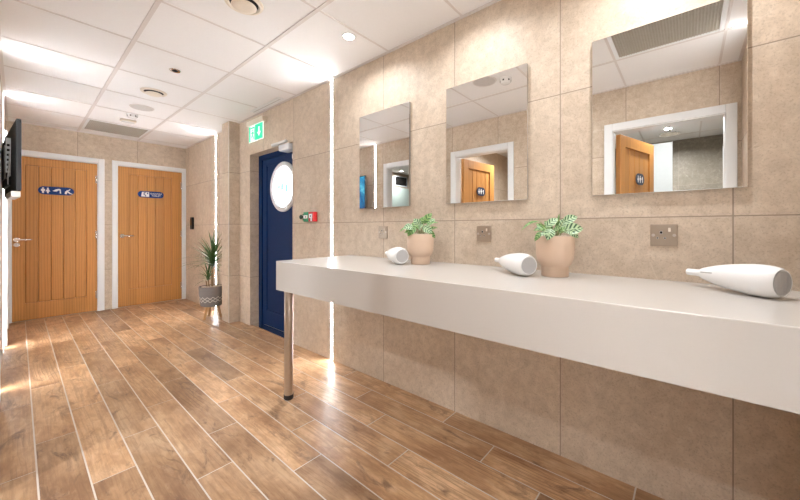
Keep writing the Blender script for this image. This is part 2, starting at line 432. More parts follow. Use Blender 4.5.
# ------------------------------------------------------------------ SETTING: floor
def build_floor():
    P0, W, LEN, G = 0.055, 0.149, 0.9, 0.0021
    offs = {0: .753, 1: .17, 2: .475}
    bm = bmesh.new()
    lay = bm.faces.layers.int.new('mat')
    col = bm.loops.layers.float_color.new('plank')
    def quad(x0, x1, y0, y1):
        if x1 - x0 < .004 or y1 - y0 < .004: return
        x0 += G; x1 -= G; y0 += G; y1 -= G
        r = (random.random(), random.random(), random.random(), 1)
        zt, zb, e = 0.0, -0.004, 0.0012
        lo = [(x0, y0), (x1, y0), (x1, y1), (x0, y1)]
        hi = [(x0 + e, y0 + e), (x1 - e, y0 + e), (x1 - e, y1 - e), (x0 + e, y1 - e)]
        vl = [bm.verts.new((x, y, zb)) for x, y in lo]; vh = [bm.verts.new((x, y, zt)) for x, y in hi]
        fs = [bm.faces.new(vh)]
        for i in range(4): fs.append(bm.faces.new((vl[i], vl[(i + 1) % 4], vh[(i + 1) % 4], vh[i])))
        for f in fs:
            f.material_index = 0
            for lp in f.loops: lp[col] = r
    for c in range(-1, 12):
        xa, xb = P0 + c * W, P0 + (c + 1) * W
        ya0, yb0 = YE, YB
        xa, xb = max(xa, XL), min(xb, 1.79)
        if c == 11: ya0, yb0 = 2.905, 3.809
        y = offs[c % 3] - 2 * LEN
        while y < yb0:
            a, b = max(y, ya0), min(y + LEN, yb0)
            if b > a: quad(xa, xb, a, b)
            y += LEN
    me = bpy.data.meshes.new('floor')
    # grout bed under the planks
    def slab(x0, x1, y0, y1):
        vs = [bm.verts.new(p) for p in ((x0, y0, -.0012), (x1, y0, -.0012), (x1, y1, -.0012), (x0, y1, -.0012), (x0, y0, -.08), (x1, y0, -.08), (x1, y1, -.08), (x0, y1, -.08))]
        for q in ((0, 1, 2, 3), (7, 6, 5, 4), (0, 4, 5, 1), (1, 5, 6, 2), (2, 6, 7, 3), (3, 7, 4, 0)):
            f = bm.faces.new([vs[i] for i in q]); f.material_index = 1
    slab(-.2, 1.85, YE - .1, YB + .15)
    bm.to_mesh(me); bm.free()
    me.materials.append(M_plank); me.materials.append(M_grout)
    o = bpy.data.objects.new('floor', me); COL.objects.link(o)
    return struct(o, 'wood-look plank tile floor with pale grout lines')
build_floor()

# ceiling: tiles + exposed grid
b = MB(); b.box(XL - .12, XR + .14, YE - .1, YB + .15, ZC + .004, ZC + .08)
b.mi = 1
for i in range(-1, 3):
    x = .4926 + .6 * i
    if XL + .02 < x < XR - .02: b.box(x - .012, x + .012, YE, YB, ZC, ZC + .006, .0008, 1)
for j in range(-6, 7):
    y = 2.8162 + .6 * j
    if YE + .03 < y < YB - .03: b.box(XL, XR, y - .0075, y + .0075, ZC + .0012, ZC + .006, .0008, 1)
struct(b.build('ceiling', [M_ceil, M_tbar]), 'white suspended tile ceiling with grid')
# wall angle trim round the ceiling
b = MB()
b.box(XL, XL + .02, YE, YB, ZC - .002, ZC + .004); b.box(XR - .02, XR, YE, YB, ZC - .002, ZC + .004)
b.box(XL + .02, XR - .02, YB - .02, YB, ZC - .002, ZC + .004); b.box(XL + .02, XR - .02, YE, YE + .02, ZC - .002, ZC + .004)
struct(b.build('trim_1', M_tbar), 'thin pale edge trim round the ceiling')

# right wall with the blue doorway recess
b = MB()
b.box(XR, XR + .12, YE - .1, 2.905, -.05, ZC + .01)
b.box(XR, XR + .12, 2.905, 3.809, 1.931, ZC + .01)
b.box(XR, XR + .12, 3.809, YB + .1, -.05, ZC + .01)
struct(b.build('wall_right', M_wall_r), 'beige stone-tiled wall behind the counter')
b = MB(); b.box(1.566, XR + .01, 4.086, 4.293, 0, ZC + .004, .002, 1)
struct(b.build('wall_pilaster', M_wall_r), 'tiled boxed-out pier beside the blue door')
b = MB(); b.box(1.5625, 1.5665, 4.0825, 4.0865, 0, ZC, .001, 1)
struct(b.build('trim_2', M_white), 'pale corner bead on the tiled pier')
# back wall
b = MB()
b.box(XL - .1, XR + .12, YB + .07, YB + .12, -.05, ZC + .01)
b.box(XL - .1, XR + .12, YB, YB + .07, 2.0, ZC + .01)
b.box(XL - .1, -.065, YB, YB + .07, -.05, 2.0); b.box(.696, .863, YB, YB + .07, -.05, 2.0); b.box(1.652, XR + .12, YB, YB + .07, -.05, 2.0)
b.box(-.065, .696, YB, YB + .07, 1.977, 2.0); b.box(.863, 1.652, YB, YB + .07, 1.986, 2.0)
struct(b.build('wall_back', M_wall_b), 'beige tiled wall with two oak doors')
b = MB(); b.box(XL - .1, XR + .12, YE - .1, YE, -.05, ZC + .01)
struct(b.build('wall_front', M_wall_l), 'tiled end wall behind the camera')
# left wall with three open doorways
OPEN = [(-.212, .514), (1.51, 2.172), (2.61, 3.335)]
OZ = 1.965
b = MB(); ys = YE - .1
for (a, c) in OPEN:
    b.box(XL - .1, XL, ys, a - .028, -.05, OZ + .028); ys = c + .028
b.box(XL - .1, XL, ys, YB + .1, -.05, OZ + .028)
b.box(XL - .1, XL, YE - .1, YB + .1, OZ + .028, ZC + .01)
struct(b.build('wall_left', M_wall_l), 'beige tiled wall opposite the mirrors with open doorways')

# rooms behind the open doorways (seen in the mirrors)
def room(name, y0, y1, x0, mat, lab):
    b = MB(); x1 = XL - .1
    b.box(x0 - .1, x0, y0 - .05, y1 + .05, -.05, ZC + .01)
    b.box(x0, x1, y0 - .05, y0, -.05, ZC + .01); b.box(x0, x1, y1, y1 + .05, -.05, ZC + .01)
    struct(b.build('wall_' + name, mat), lab)
    b = MB(); b.box(x0, x1, y0, y1, -.05, 0); struct(b.build('floor_' + name, M_room), None)
    b = MB(); b.box(x0 - .1, XL - .12, y0 - .05, y1 + .05, ZC + .004, ZC + .06); b.mi = 1
    x = x0 + .35
    while x < x1 - .1:
        b.box(x - .012, x + .012, y0, y1, ZC, ZC + .006); x += .6
    y = y0 + .3
    while y < y1 - .1:
        b.box(x0, x1, y - .008, y + .008, ZC + .001, ZC + .006); y += .6
    struct(b.build('ceiling_' + name, [M_ceil, M_tbar]), None)
room('shower', -.42, 1.10, -2.64, M_room, 'dark tiled shower room wall')
room('washroom', 1.16, 2.44, -2.2, M_wall_l, 'washroom wall seen through open door')
room('cubicle', 2.5, 5.05, -3.1, M_wall_l, 'cubicle wall seen through open door')

# door frames -------------------------------------------------------------
def frame_side(b, axis, plane, sgn, a0, a1, z1, w=.06, lin=.028, depth=.1, face=.018, wl=None, wr=None):
    """architrave + lining round an opening a0..a1 (clear), on plane, proud towards sgn"""
    wl = w if wl is None else wl; wr = w if wr is None else wr
    def bx(u0, u1, n0, n1, z0, zz, bev=.004):
        n0, n1 = min(n0, n1), max(n0, n1)
        if axis == 'x': b.box(u0, u1, n0, n1, z0, zz, bev)
        else: b.box(n0, n1, u0, u1, z0, zz, bev)
    f0, f1 = plane, plane + sgn * face
    bx(a0 - wl, a0 - .006, f0, f1, 0, z1 + w); bx(a1 + .006, a1 + wr, f0, f1, 0, z1 + w)
    bx(a0 - .006, a1 + .006, f0, f1, z1 + .006, z1 + w)
    d1 = plane - sgn * depth
    d0 = plane + sgn * .004
    bx(a0 - lin, a0, d0, d1, 0, z1 + lin, .002); bx(a1, a1 + lin, d0, d1, 0, z1 + lin, .002)
    bx(a0, a1, d0, d1, z1, z1 + lin, .002)

def leaf_parts(root, w, h, pa, pb, za, zb, nboards, hinge_side=1, sign_none=True, thick=.04, mats=M_oak):
    """oak leaf in local coords: x 0..w, z 0..h, front face at y=0 (towards -y), back at y=thick"""
    b = MB()
    b.box(0, pa, 0, thick, 0, h, .002, 1); b.box(pb, w, 0, thick, 0, h, .002, 1)
    b.box(pa, pb, 0, thick, zb, h, .001, 1); b.box(pa, pb, 0, thick, 0, za, .001, 1)
    step = (pb - pa) / nboards
    for i in range(nboards):
        b.box(pa + i * step + .0006, pa + (i + 1) * step - .0006, .012 if thick > .02 else .004, max(thick - .012, .0105), za, zb, .0055, 1)
    return b.build('door_leaf', mats, root)

def lever(root, x, z, y0, dirx=1, turn=True):
    b = MB()
    b.cyl((x, y0, z), (x, y0 - .009, z), .026); b.cyl((x, y0 - .009, z), (x, y0 - .05, z), .009)
    b.tube([(x - dirx * .008, y0 - .05, z), (x + dirx * .02, y0 - .052, z), (x + dirx * .11, y0 - .05, z), (x + dirx * .118, y0 - .044, z - .001)], [.0095, .0095, .0085, .007])
    h = b.build('door_handle', M_chrome, root, 35)
    if turn:
        b = MB(); b.cyl((x, y0, z - .058), (x, y0 - .009, z - .058), .025); b.cyl((x, y0 - .009, z - .058), (x, y0 - .02, z - .058), .008)
        b.build('thumb_turn', M_chrome, root, 35)
    return h
def hinges(root, x, y0, h):
    for z in (.22, h * .52, h - .2):
        b = MB(); b.cyl((x, y0 - .006, z - .05), (x, y0 - .006, z + .05), .007); b.box(x - .012, x + .012, y0 - .003, y0 + .002, z - .05, z + .05)
        b.build('hinge', M_chrome, root, 35)

# back doors
D1 = sempty('door_1', (-.045, YB + .0, 0)); D1['label'] = 'oak boarded door at the far left in white frame'
b = MB((-.045, YB, 0)); frame_side(b, 'x', YB, -1, -.045, .676, 1.957, .07, wl=.043, depth=.068, lin=.0195)
b.build('door_frame', M_white, D1)
def leaf_at(root, y_front, **kw):
    lf = leaf_parts(root, **kw); lf.location = (0, y_front, 0.006); return lf
leaf_at(D1, .014, w=.721, h=1.948, pa=.10, pb=.622, za=.2, zb=1.85, nboards=5)
lever(D1, .035, .965, .014); hinges(D1, .716, .014, 1.95)
D2 = sempty('door_2', (.883, YB, 0)); D2['label'] = 'oak boarded door beside the corner in white frame'
b = MB((.883, YB, 0)); frame_side(b, 'x', YB, -1, .883, 1.632, 1.966, .062, wr=.049, depth=.068, lin=.0195)
b.build('door_frame', M_white, D2)
leaf_at(D2, .014, w=.749, h=1.955, pa=.118, pb=.622, za=.235, zb=1.855, nboards=5)
lever(D2, .045, .995, .014, turn=False); hinges(D2, .745, .014, 1.955)

# open doorways in the left wall
ROOMS = ['shower room', 'washroom', 'cubicle']
for i, ((a, c), rm) in enumerate(zip(OPEN, ROOMS)):
    D = sempty('door_%d' % (3 + i), (XL, c, 0)); D['label'] = 'open doorway with white frame leading to the ' + rm
    b = MB((XL, c, 0)); frame_side(b, 'y', XL, 1, a, c, OZ, .07, depth=.1)
    b.build('door_frame', M_white, D)
    w = c - a + .005
    if i == 0: hy, ang = c - .004, math.atan2(-.20, -.70)
    elif i == 1: hy, ang = c - .004, math.atan2(-.085, -.69)
    else: hy, ang = a + .03, math.radians(178)
    # local x runs from hinge into the room; the face with local -y looks towards +Y or -Y of the room
    hg = bpy.data.objects.new('door_leaf', None)
    lf = leaf_parts(D, w, 1.955, .10, w - .10, .22, 1.85, 5)
    bpy.data.objects.remove(hg)
    R = Matrix.Translation((XL - .112, hy, .006)) @ Matrix.Rotation(ang, 4, 'Z')
    if i < 2: R = R @ Matrix.Translation((0, 0.0, 0))
    lf.matrix_local = Matrix.Translation((-XL, -c, 0)) @ R
    LEAF_M = R
    OPEN[i] = (a, c, R, w)
    b = MB(); b.cyl((w - .055, 0, .99), (w - .055, -.05, .99), .011); b.cyl((w - .055, 0, .99), (w - .055, -.009, .99), .026)
    b.cyl((w - .055, .04, .99), (w - .055, .09, .99), .011); b.tube([(w - .055, .088, .99), (w - .17, .088, .99)], .009); b.tube([(w - .055, -.048, .99), (w - .17, -.048, .99)], .009)
    hd = b.build('door_handle', M_chrome, D, 35); hd.matrix_local = Matrix.Translation((-XL, -c, 0)) @ R

# closed door further along the left wall (only its white frame shows edge-on)
D6 = sempty('door_6', (XL, 4.96, 0)); D6['label'] = 'closed oak door in white frame beyond the television'
b = MB((XL, 4.96, 0)); frame_side(b, 'y', XL, 1, 4.96, 5.72, 1.96, .065, face=.026, depth=-.002, lin=.02); b.build('door_frame', M_white, D6)
lf = leaf_parts(D6, .75, 1.95, .11, .64, .22, 1.84, 5, thick=.011)
lf.matrix_local = Matrix.Translation((.0125, .005, .006)) @ Matrix.Rotation(PI / 2, 4, 'Z')

# blue entrance door
DX = 1.78
D7 = sempty('door_7', (DX, 3.36, 0)); D7['label'] = 'navy blue door with round glowing window'
def o7(): return MB((DX, 3.36, 0))
b = o7(); b.box(DX, 1.86, 3.735, 3.809, 0, 1.931, .003); b.box(DX, 1.86, 2.905, 2.95, 0, 1.931, .003); b.box(DX, 1.86, 2.95, 3.735, 1.875, 1.931, .003)
b.build('door_frame', M_blue, D7)
LX = DX + .012
WY, WZ, WR = 3.265, 1.537, .262
b = o7(); b.box(LX, LX + .045, 2.953, 3.732, .012, 1.872, .002)
# raised moulding rectangle
y0, y1, z0, z1 = 3.03, 3.645, .17, 1.815
for (ya, yb, za, zb) in ((y0, y0 + .022, z0, z1), (y1 - .022, y1, z0, z1), (y0 + .022, y1 - .022, z0, z0 + .022), (y0 + .022, y1 - .022, z1 - .022, z1)):
    b.box(LX - .009, LX + .003, ya, yb, za, zb, .004)
b.build('door_leaf', M_blue, D7)
RX = Matrix.Translation((LX - .003, WY, WZ)) @ Matrix.Rotation(-PI / 2, 4, 'Y')
b = o7(); b.lathe([(WR - .045, -.003), (WR - .045, .014), (WR - .035, .020), (WR - .01, .020), (WR, .012), (WR, -.003)], RX, 64)
wf = b.build('window_frame', plain('window_ring', (.70, .70, .72), .35), D7, 40); wf['label'] = 'pale round window ring'
b = o7(); b.lathe([(0, .004), (WR - .043, .004), (WR - .043, .0), (0, .0)], RX, 64)
pn = b.build('window_pane', M_pane, D7); pn['label'] = 'bright round frosted pane'
b = o7()
for k, (yy, zz, ww, hh) in enumerate(((3.365, 0, .012, .075), (3.335, .012, .03, .02), (3.335, -.012, .012, .05), (3.30, 0, .014, .07), (3.275, .01, .025, .05), (3.245, 0, .013, .075), (3.215, -.005, .03, .06), (3.185, .0, .012, .08))):
    b.box(LX - .0085, LX - .0068, WY + (yy - WY) * 1.25 - ww * .65, WY + (yy - WY) * 1.25 + ww * .65, WZ - .012 + 1.35 * (zz - hh / 2), WZ - .012 + 1.35 * (zz + hh / 2))
b.build('frosted_lettering', M_frost, D7)
b = o7(); b.box(LX - .03, LX, 2.985, 3.01, 1.02, 1.32, .004); b.build('pull_handle', M_gloss, D7)
b = o7(); b.box(1.69, LX, 2.905, 3.809, 0, .012, .004); b.build('threshold', M_chrome, D7)
# closer
b = o7(); b.box(1.655, XR, 2.99, 3.275, 1.938, 1.962, .004); b.build('closer_plate', M_gloss, D7)
b = o7(); b.box(1.655, 1.765, 2.93, 3.13, 1.865, 1.925, .014, 3); cb = b.build('closer_body', plain('closer_silver', (.62, .66, .70), .35, metal=.3), D7)
b = o7(); b.box(1.735, LX, 2.965, 3.01, 1.79, 1.835, .004); b.build('closer_bracket', M_gloss, D7)

# ------------------------------------------------------------------ LED strips in the walls
def strip(loc, nx, ny, label):
    """full-height strip; (nx, ny) = outward wall normal"""
    t = thing('light_strip', label, 'light strip', (loc[0], loc[1], 0), (0, 0, math.atan2(ny, nx)), 'vertical light strips set in the walls')
    b = MB(); b.box(.0, .0025, -.023, -.0202, .004, ZC - .004); b.box(.0, .0025, .0202, .023, .004, ZC - .004); b.build('channel', M_steel, t)
    b = MB(); b.box(.0, .004, -.020, .020, .004, ZC - .004); d = b.build('diffuser', M_led, t); d['label'] = 'glowing white diffuser'
    return t
strip((XR, 2.287), -1, 0, 'glowing vertical light strip between blue door and first mirror')
strip((XR, 4.80), -1, 0, 'glowing vertical light strip behind the tall plant')
strip((XL, 3.585), 1, 0, 'glowing vertical light strip seen in the mirror nearest blue door')
strip((XL, 4.83), 1, 0, 'glowing vertical light strip at far left beneath the television')
strip((.52, YE), 0, 1, 'vertical light strip on end wall, glow caught in mirror over rightmost hair dryer')

# ------------------------------------------------------------------ vanity counter
VC = (1.375, .87, 0)
V = thing('vanity_counter', 'long white wall-mounted vanity counter with deep front and steel leg', 'counter', VC)
b = MB(VC)
q = [(XR - .001, T_TOP), (T_X + .003, T_TOP), (T_X + .0009, T_TOP - .0009), (T_X, T_TOP - .003), (T_X, T_BOT), (T_X + .025, T_BOT), (T_X + .025, T_TOP - .03), (XR - .001, T_TOP - .03)]
b.prism(q, -T_Y, -(YE + .002), Matrix.Rotation(PI / 2, 4, 'X')); b.build('countertop', M_counter, V)
b = MB(VC); b.box(T_X + .0255, XR - .001, T_Y - .026, T_Y - .001, T_BOT, T_TOP - .0305, .003, 2); b.build('end_panel', M_counter, V)
LP = (1.122, 1.985)
b = MB(VC); b.lathe([(0, .03), (.027, .03), (.027, T_TOP - .031), (0, T_TOP - .031)], Matrix.Translation((*LP, 0)), 32); lg = b.build('leg', M_steel, V, 35); lg['label'] = 'round brushed steel leg'
b = MB(VC); b.lathe([(0, 0), (.026, 0), (.030, .006), (.030, .03), (0, .03)], Matrix.Translation((*LP, 0)), 32); b.build('foot_cap', M_dark, lg, 35)

# ------------------------------------------------------------------ mirrors
def mirror():
    t = thing('wall_mirror', '', 'mirror', (0, 0, 0), (0, 0, 0), 'frameless mirrors over the counter')
    b = MB(); b.box(-.012, 0, -.247, .247, -.347, .347); b.build('backing', M_mback, t)
    b = MB(); b.box(-.0165, -.0122, -.249, .249, -.349, .349, .0015, 1); b.build('mirror_glass', M_mirror, t)
    return t
m0 = mirror()
for k, (y, lab) in enumerate(((1.687, 'frameless mirror nearest the blue door, reflecting a light strip'),
                              (.8865, 'frameless mirror between the two potted plants, reflecting smoke detector'),
                              (.0855, 'frameless mirror above rightmost socket, reflecting grey ceiling grille'))):
    r = m0 if k == 0 else dup(m0, (0, 0, 0))
    r.location = (XR, y * .992, 1.600 + (k == 0) * 0); r['label'] = lab
    r.location.z = 1.5985

# ------------------------------------------------------------------ power sockets
def socket():
    t = thing('power_socket', '', 'socket', group='steel sockets above the counter')
    W = .044
    b = MB(); b.box(-.006, 0, -W, W, -W, W, .002, 2); b.build('face_plate', M_nickel, t)
    # +y is towards the blue door (image left)
    b = MB(); b.box(-.0078, -.006, .004, .012, .006, .016, .001); b.box(-.0078, -.006, .017, .023, -.014, -.009, .001); b.box(-.0078, -.006, -.007, -.001, -.014, -.009, .001)
    b.build('pin_holes', M_black, t)
    b = MB()
    for (ya, yb, za, zb) in ((.0035, .0125, .005, .017), (.0165, .0235, -.015, -.008), (-.0075, -.0005, -.015, -.008)): b.box(-.0072, -.006, ya, yb, za, zb, .0005, 1)
    b.build('socket_shutter', M_pict, t)
    b = MB(); b.box(-.0105, -.006, -.023, -.015, .014, .030, .001); s = b.build('rocker_switch', M_cream, t)
    for yy in (-.034, .034):
        b = MB(); b.cyl((-.006, yy, 0), (-.0078, yy, 0), .006); b.build('screw', M_screw, t, 35)
    return t
s0 = socket()
for k, (y, z, lab) in enumerate(((1.683, 1.0735, 'square steel wall socket left of the plant nearest blue door'),
                                 (.882, 1.071, 'square steel wall socket above the middle hair dryer'),
                                 (.0755, 1.074, 'square steel switched socket beneath the largest mirror in view'))):
    r = s0 if k == 0 else dup(s0, (0, 0, 0))
    r.location = (XR, y, z); r['label'] = lab

# ------------------------------------------------------------------ hair dryers
def dryer():
    """axis along local +x from rear grille (x=0) to nozzle tip (x=.29); base of the body at z=0"""
    R = .050; zc = R
    t = thing('hair_dryer', '', 'hair dryer', group='white bottle-shaped hair dryers on the counter')
    Mx = Matrix.Translation((0, 0, zc)) @ Matrix.Diagonal((.93, 1, 1, 1)) @ Matrix.Rotation(PI / 2, 4, 'Y')
    b = MB(); b.lathe([(0, .004), (.036, .004), (.040, .0), (.0445, .008), (.0485, .025), (.050, .05), (.0495, .072), (.047, .10), (.042, .14), (.0345, .18), (.026, .212), (.021, .228), (.0175, .236), (0, .236)], Mx, 48)
    b.build('body', M_gloss, t, 50)
    b = MB(); b.lathe([(0, .234), (.0135, .234), (.0122, .25), (.0118, .288), (.0095, .289), (.009, .27), (0, .27)], Mx, 32); n = b.build('nozzle', M_gloss, t, 50)
    b = MB(); b.lathe([(0, -.001), (.0355, -.001), (.0355, .0042), (0, .0042)], Mx, 40)
    for k in range(-5, 6):
        hw = math.sqrt(max(0, .034 ** 2 - (k * .006) ** 2))
        b.box(-.0022, -.001, k * .006 - .001, k * .006 + .001, zc - hw, zc + hw)
    g = b.build('intake_grille', M_grey, t); g['label'] = 'round grey intake grille'
    return t
h0 = dryer()
HD = [((1.415, 1.262), (1.545, 1.527), 'white bottle-shaped hair dryer beside the plant nearest blue door'),
      ((1.415, .527), (1.575, .769), 'white bottle-shaped hair dryer at middle of counter, under middle socket'),
      ((1.437, -.214), (1.60, .0), 'white bottle-shaped hair dryer at near end of counter, largest in view')]
for k, (rear, tip, lab) in enumerate(HD):
    r = h0 if k == 0 else dup(h0, (0, 0, 0))
    r.location = (rear[0], rear[1], T_TOP); r.rotation_euler = (0, 0, math.atan2(tip[1] - rear[1], tip[0] - rear[0])); r['label'] = lab
    if k == 2:   # faint grey maker's lettering on the neck, too small to read
        b = MB()
        q = 0.0
        for w_ in (.004, .003, .004, .002, .004, .003, .005, .003):
            x = .165 + q; q += w_ + .0018
            rad = .0345 + (.18 - x) * .2
            an = math.radians(118)
            # on the flank that faces the room
            y_, z_ = rad * math.sin(an), .05 + rad * -math.cos(an) * .5
            b.box(x, x + w_, y_ - .0015, y_ + .0012, z_ - .002, z_ + .002)
        b.build('lettering', M_grey, r)

# ------------------------------------------------------------------ potted prayer plants
RV = Vector((math.cos(YAW), -math.sin(YAW), 0)); UV_ = Vector((0, 0, 1)); TV = Vector((-.93, -.36, 0)).normalized()
def potted(loc, label, scale_px, cxp, rim_y, leaves, mats_i):
    t = thing('potted_plant', label, 'potted plant', (loc[0], loc[1], T_TOP), group='striped plants in blush pots on the counter')
    b = MB(); H = .176
    b.lathe([(0, 0), (.054, 0), (.0565, .004), (.0565, .040), (.058, .046), (.064, .052), (.071, .062), (.0765, .078), (.0785, .096), (.0795, .14), (.080, H - .004), (.078, H), (.074, H), (.073, H - .02), (.073, H - .035), (0, H - .035)], None, 56)
    b.build('pot', M_pot, t, 40)
    b = MB()
    b.lathe([(0, H - .004), (.05, H - .004), (.0725, H - .008), (.0725, H - .03), (0, H - .03)], None, 40)
    for k in range(120):
        rr = .068 * math.sqrt(random.random()); aa = random.random() * 2 * PI; s_ = random.uniform(.004, .008)
        b.lathe([(0, -s_ * .6), (s_ * .8, -s_ * .3), (s_, 0), (s_ * .7, s_ * .5), (0, s_ * .65)], Matrix.Translation((rr * math.cos(aa), rr * math.sin(aa), H - .001)) @ Matrix.Rotation(random.random() * 3, 4, 'X'), 7)
    b.build('gravel', M_soil, t, 60)
    fo = MB(); st = MB()
    def w(px, py, dep):
        return RV * ((px - cxp) * scale_px) + UV_ * (H + (rim_y - py) * scale_px) + TV * dep
    for (ax, ay, ad, bx_, by_, bd, wd, sag, up, mi) in leaves:
        p0, p1 = w(ax, ay, ad), w(bx_, by_, bd)
        fo.mi = mi
        fo.leaf(p0, p1, TV * (1 - up) + UV_ * up, wd * scale_px, sag, .18)
        root = Vector((p0.x * .25, p0.y * .25, H - .012))
        midp = (root + p0) / 2 + Vector((0, 0, .012))
        st.tube([root, midp, p0, p0 + (p1 - p0) * .12], [.0022, .002, .0016, .001], 6)
    st.build('stems', M_stemg, t, 40)
    f = fo.build('foliage', mats_i, t); f['label'] = 'green leaves with pale stripes'
    return t
# (base px, base py, depth, tip px, tip py, depth, width px, sag, upness, material)
pl2 = [(562, 229, .035, 582, 227, .05, 13, .10, .35, 0), (563, 221, .0, 578, 215, .0, 9, .12, .3, 0), (556, 232, .01, 559.5, 212, .02, 3.2, .02, .1, 1),
       (546, 226, .03, 558, 217, .02, 8, .12, .35, 0), (550, 230, .02, 534, 229, .04, 8.5, .18, .5, 1), (541, 221, .03, 522, 229, .05, 3.6, .2, .6, 1),
       (551, 227, .05, 547, 238, .07, 10, .10, .25, 0), (541, 230, .05, 535, 239, .06, 5, .1, .2, 1), (566, 229, .05, 577, 236, .06, 8, .15, .4, 0),
       (548, 231, -.02, 537, 222, -.04, 7, .12, .4, 1), (560, 228, -.03, 568, 217, -.05, 8, .1, .3, 0), (553, 230, .03, 561, 226, .05, 7, .1, .6, 1),
       (558, 231, .04, 566, 226, .06, 6.5, .12, .6, 1), (549, 232, .04, 541, 234, .07, 7, .15, .5, 0), (560, 232, -.03, 574, 226, -.06, 8, .12, .5, 1), (553, 231, -.03, 546, 219, -.05, 7, .1, .3, 1)]
potted((1.53, .455), 'blush ceramic pot of striped leaves between middle and rightmost mirrors', .00446, 555.5, 234.5, pl2, [M_leaf, M_leaf2])
pl1 = [(424, 224, .0, 432, 213.5, .0, 8, .1, .3, 1), (427, 226, .02, 440, 223, .03, 3.6, .12, .6, 1), (425, 227, .05, 435, 233, .06, 8, .12, .35, 0),
       (422, 227, .03, 415, 219, .02, 7.5, .12, .35, 0), (416, 228, .04, 406, 229, .05, 8, .18, .4, 0), (411, 228, .03, 402, 232, .04, 3.2, .15, .5, 1),
       (419, 228, .05, 411, 236, .06, 7, .1, .3, 1), (421, 230, .05, 427, 225, .07, 7, .12, .5, 0), (430, 230, .03, 437, 238, .04, 5, .12, .3, 1),
       (418, 229, -.03, 409, 223, -.05, 7, .12, .4, 1), (426, 226, -.03, 433, 219, -.05, 7, .12, .4, 0), (420, 226, .01, 425, 217, .01, 6.5, .1, .3, 1),
       (417, 231, .05, 408, 233, .06, 6, .12, .5, 1), (423, 231, .05, 419, 226, .07, 6, .12, .6, 1), (427, 231, -.02, 436, 228, -.05, 6, .12, .6, 1)]
potted((1.53, 1.22), 'blush ceramic pot of striped leaves under mirror nearest blue door', .00596, 420.5, 234.3, pl1, [M_leaf, M_leaf2])

# ------------------------------------------------------------------ tall plant on a tripod pot
YP = (1.525, 4.50, 0)
T = thing('potted_yucca', 'tall spiky yucca in grey patterned pot on three wooden legs', 'potted plant', YP)
b = MB(); b.lathe([(0, .150), (.085, .150), (.112, .158), (.119, .175), (.131, .30), (.136, .385), (.134, .392), (.126, .392), (.122, .36), (0, .36)], None, 56)
b.build('pot', M_knit, T, 40)
b = MB(); b.lathe([(0, .384), (.06, .383), (.124, .376), (.124, .365), (0, .365)], None, 40)
for k in range(90):
    rr = .118 * math.sqrt(random.random()); aa = random.random() * 2 * PI; s_ = random.uniform(.007, .013)
    b.lathe([(0, -s_ * .6), (s_, 0), (s_ * .7, s_ * .5), (0, s_ * .65)], Matrix.Translation((rr * math.cos(aa), rr * math.sin(aa), .383)), 7)
b.build('gravel', M_soil, T, 60)
for k in range(3):
    an = 2 * PI * k / 3 + 3.6
    b = MB(); c_, s_ = math.cos(an), math.sin(an)
    b.tube([(c_ * .065, s_ * .065, .152), (c_ * .085, s_ * .085, .08), (c_ * .105, s_ * .105, .0)], [.016, .0145, .0115], 14)
    b.build('leg', M_beech, T, 35)
b = MB()
S1 = Vector((.015, .0, .70)); S2 = RV * -.045 + Vector((0, 0, .50))
b.tube([(.01, .005, .37), (.006, .0, .5), (.012, .0, .62), tuple(S1)], [.012, .0105, .010, .009], 12)
b.tube([tuple(RV * -.03 + Vector((0, 0, .37))), tuple(RV * -.04 + Vector((0, 0, .44))), tuple(S2)], [.009, .008, .007], 10)
b.tube([tuple(RV * -.055 + Vector((0, 0, .37))), tuple(RV * -.065 + Vector((0, 0, .43))), tuple(RV * -.07 + Vector((0, 0, .46)))], [.007, .006, .005], 10)
b.build('cane', M_bark, T, 40)
b = MB()
def rosette(c, n, lmin, lmax, wd, emin, emax, zspan, lim):
    for k in range(n):
        an = 2.39996 * k + random.uniform(-.2, .2)
        el = math.radians(emax + (emin - emax) * ((k + .5) / n)) + random.uniform(-.12, .12)
        ln = random.uniform(lmin, lmax)
        d = Vector((math.cos(an) * math.cos(el), math.sin(an) * math.cos(el), math.sin(el)))
        # keep blades clear of the wall and the pier
        tip = c + d * ln
        if YP[0] + tip.x > 1.655: 
            d.x *= max(.05, (1.655 - YP[0] - c.x) / max(1e-3, d.x * ln)); 
        if YP[1] + (c + d * ln).y < 4.32: d.y = (4.32 - YP[1] - c.y) / ln
        p0 = c + Vector((0, 0, -zspan * (k / n)))
        b.leaf(p0, p0 + d * ln, Vector((-d.x * d.z, -d.y * d.z, 1 - d.z * d.z + .02)), wd, .07 if el > .5 else .13, .3, 8, 2, 'blade')
rosette(S1, 64, .27, .42, .030, -12, 78, .08, 1)
rosette(S2, 26, .15, .26, .021, -8, 78, .05, 1)
for (ex, ez) in ((-.33, .74), (-.30, .60), (-.31, .48)):
    base = S1 if ez > .55 else S2
    b.leaf(base, RV * ex + Vector((0, 0, ez - .0)), UV_, .015, .16, .3, 8, 2, 'blade')
fo = b.build('foliage', M_yucca, T); fo['label'] = 'long dark green pointed leaves'

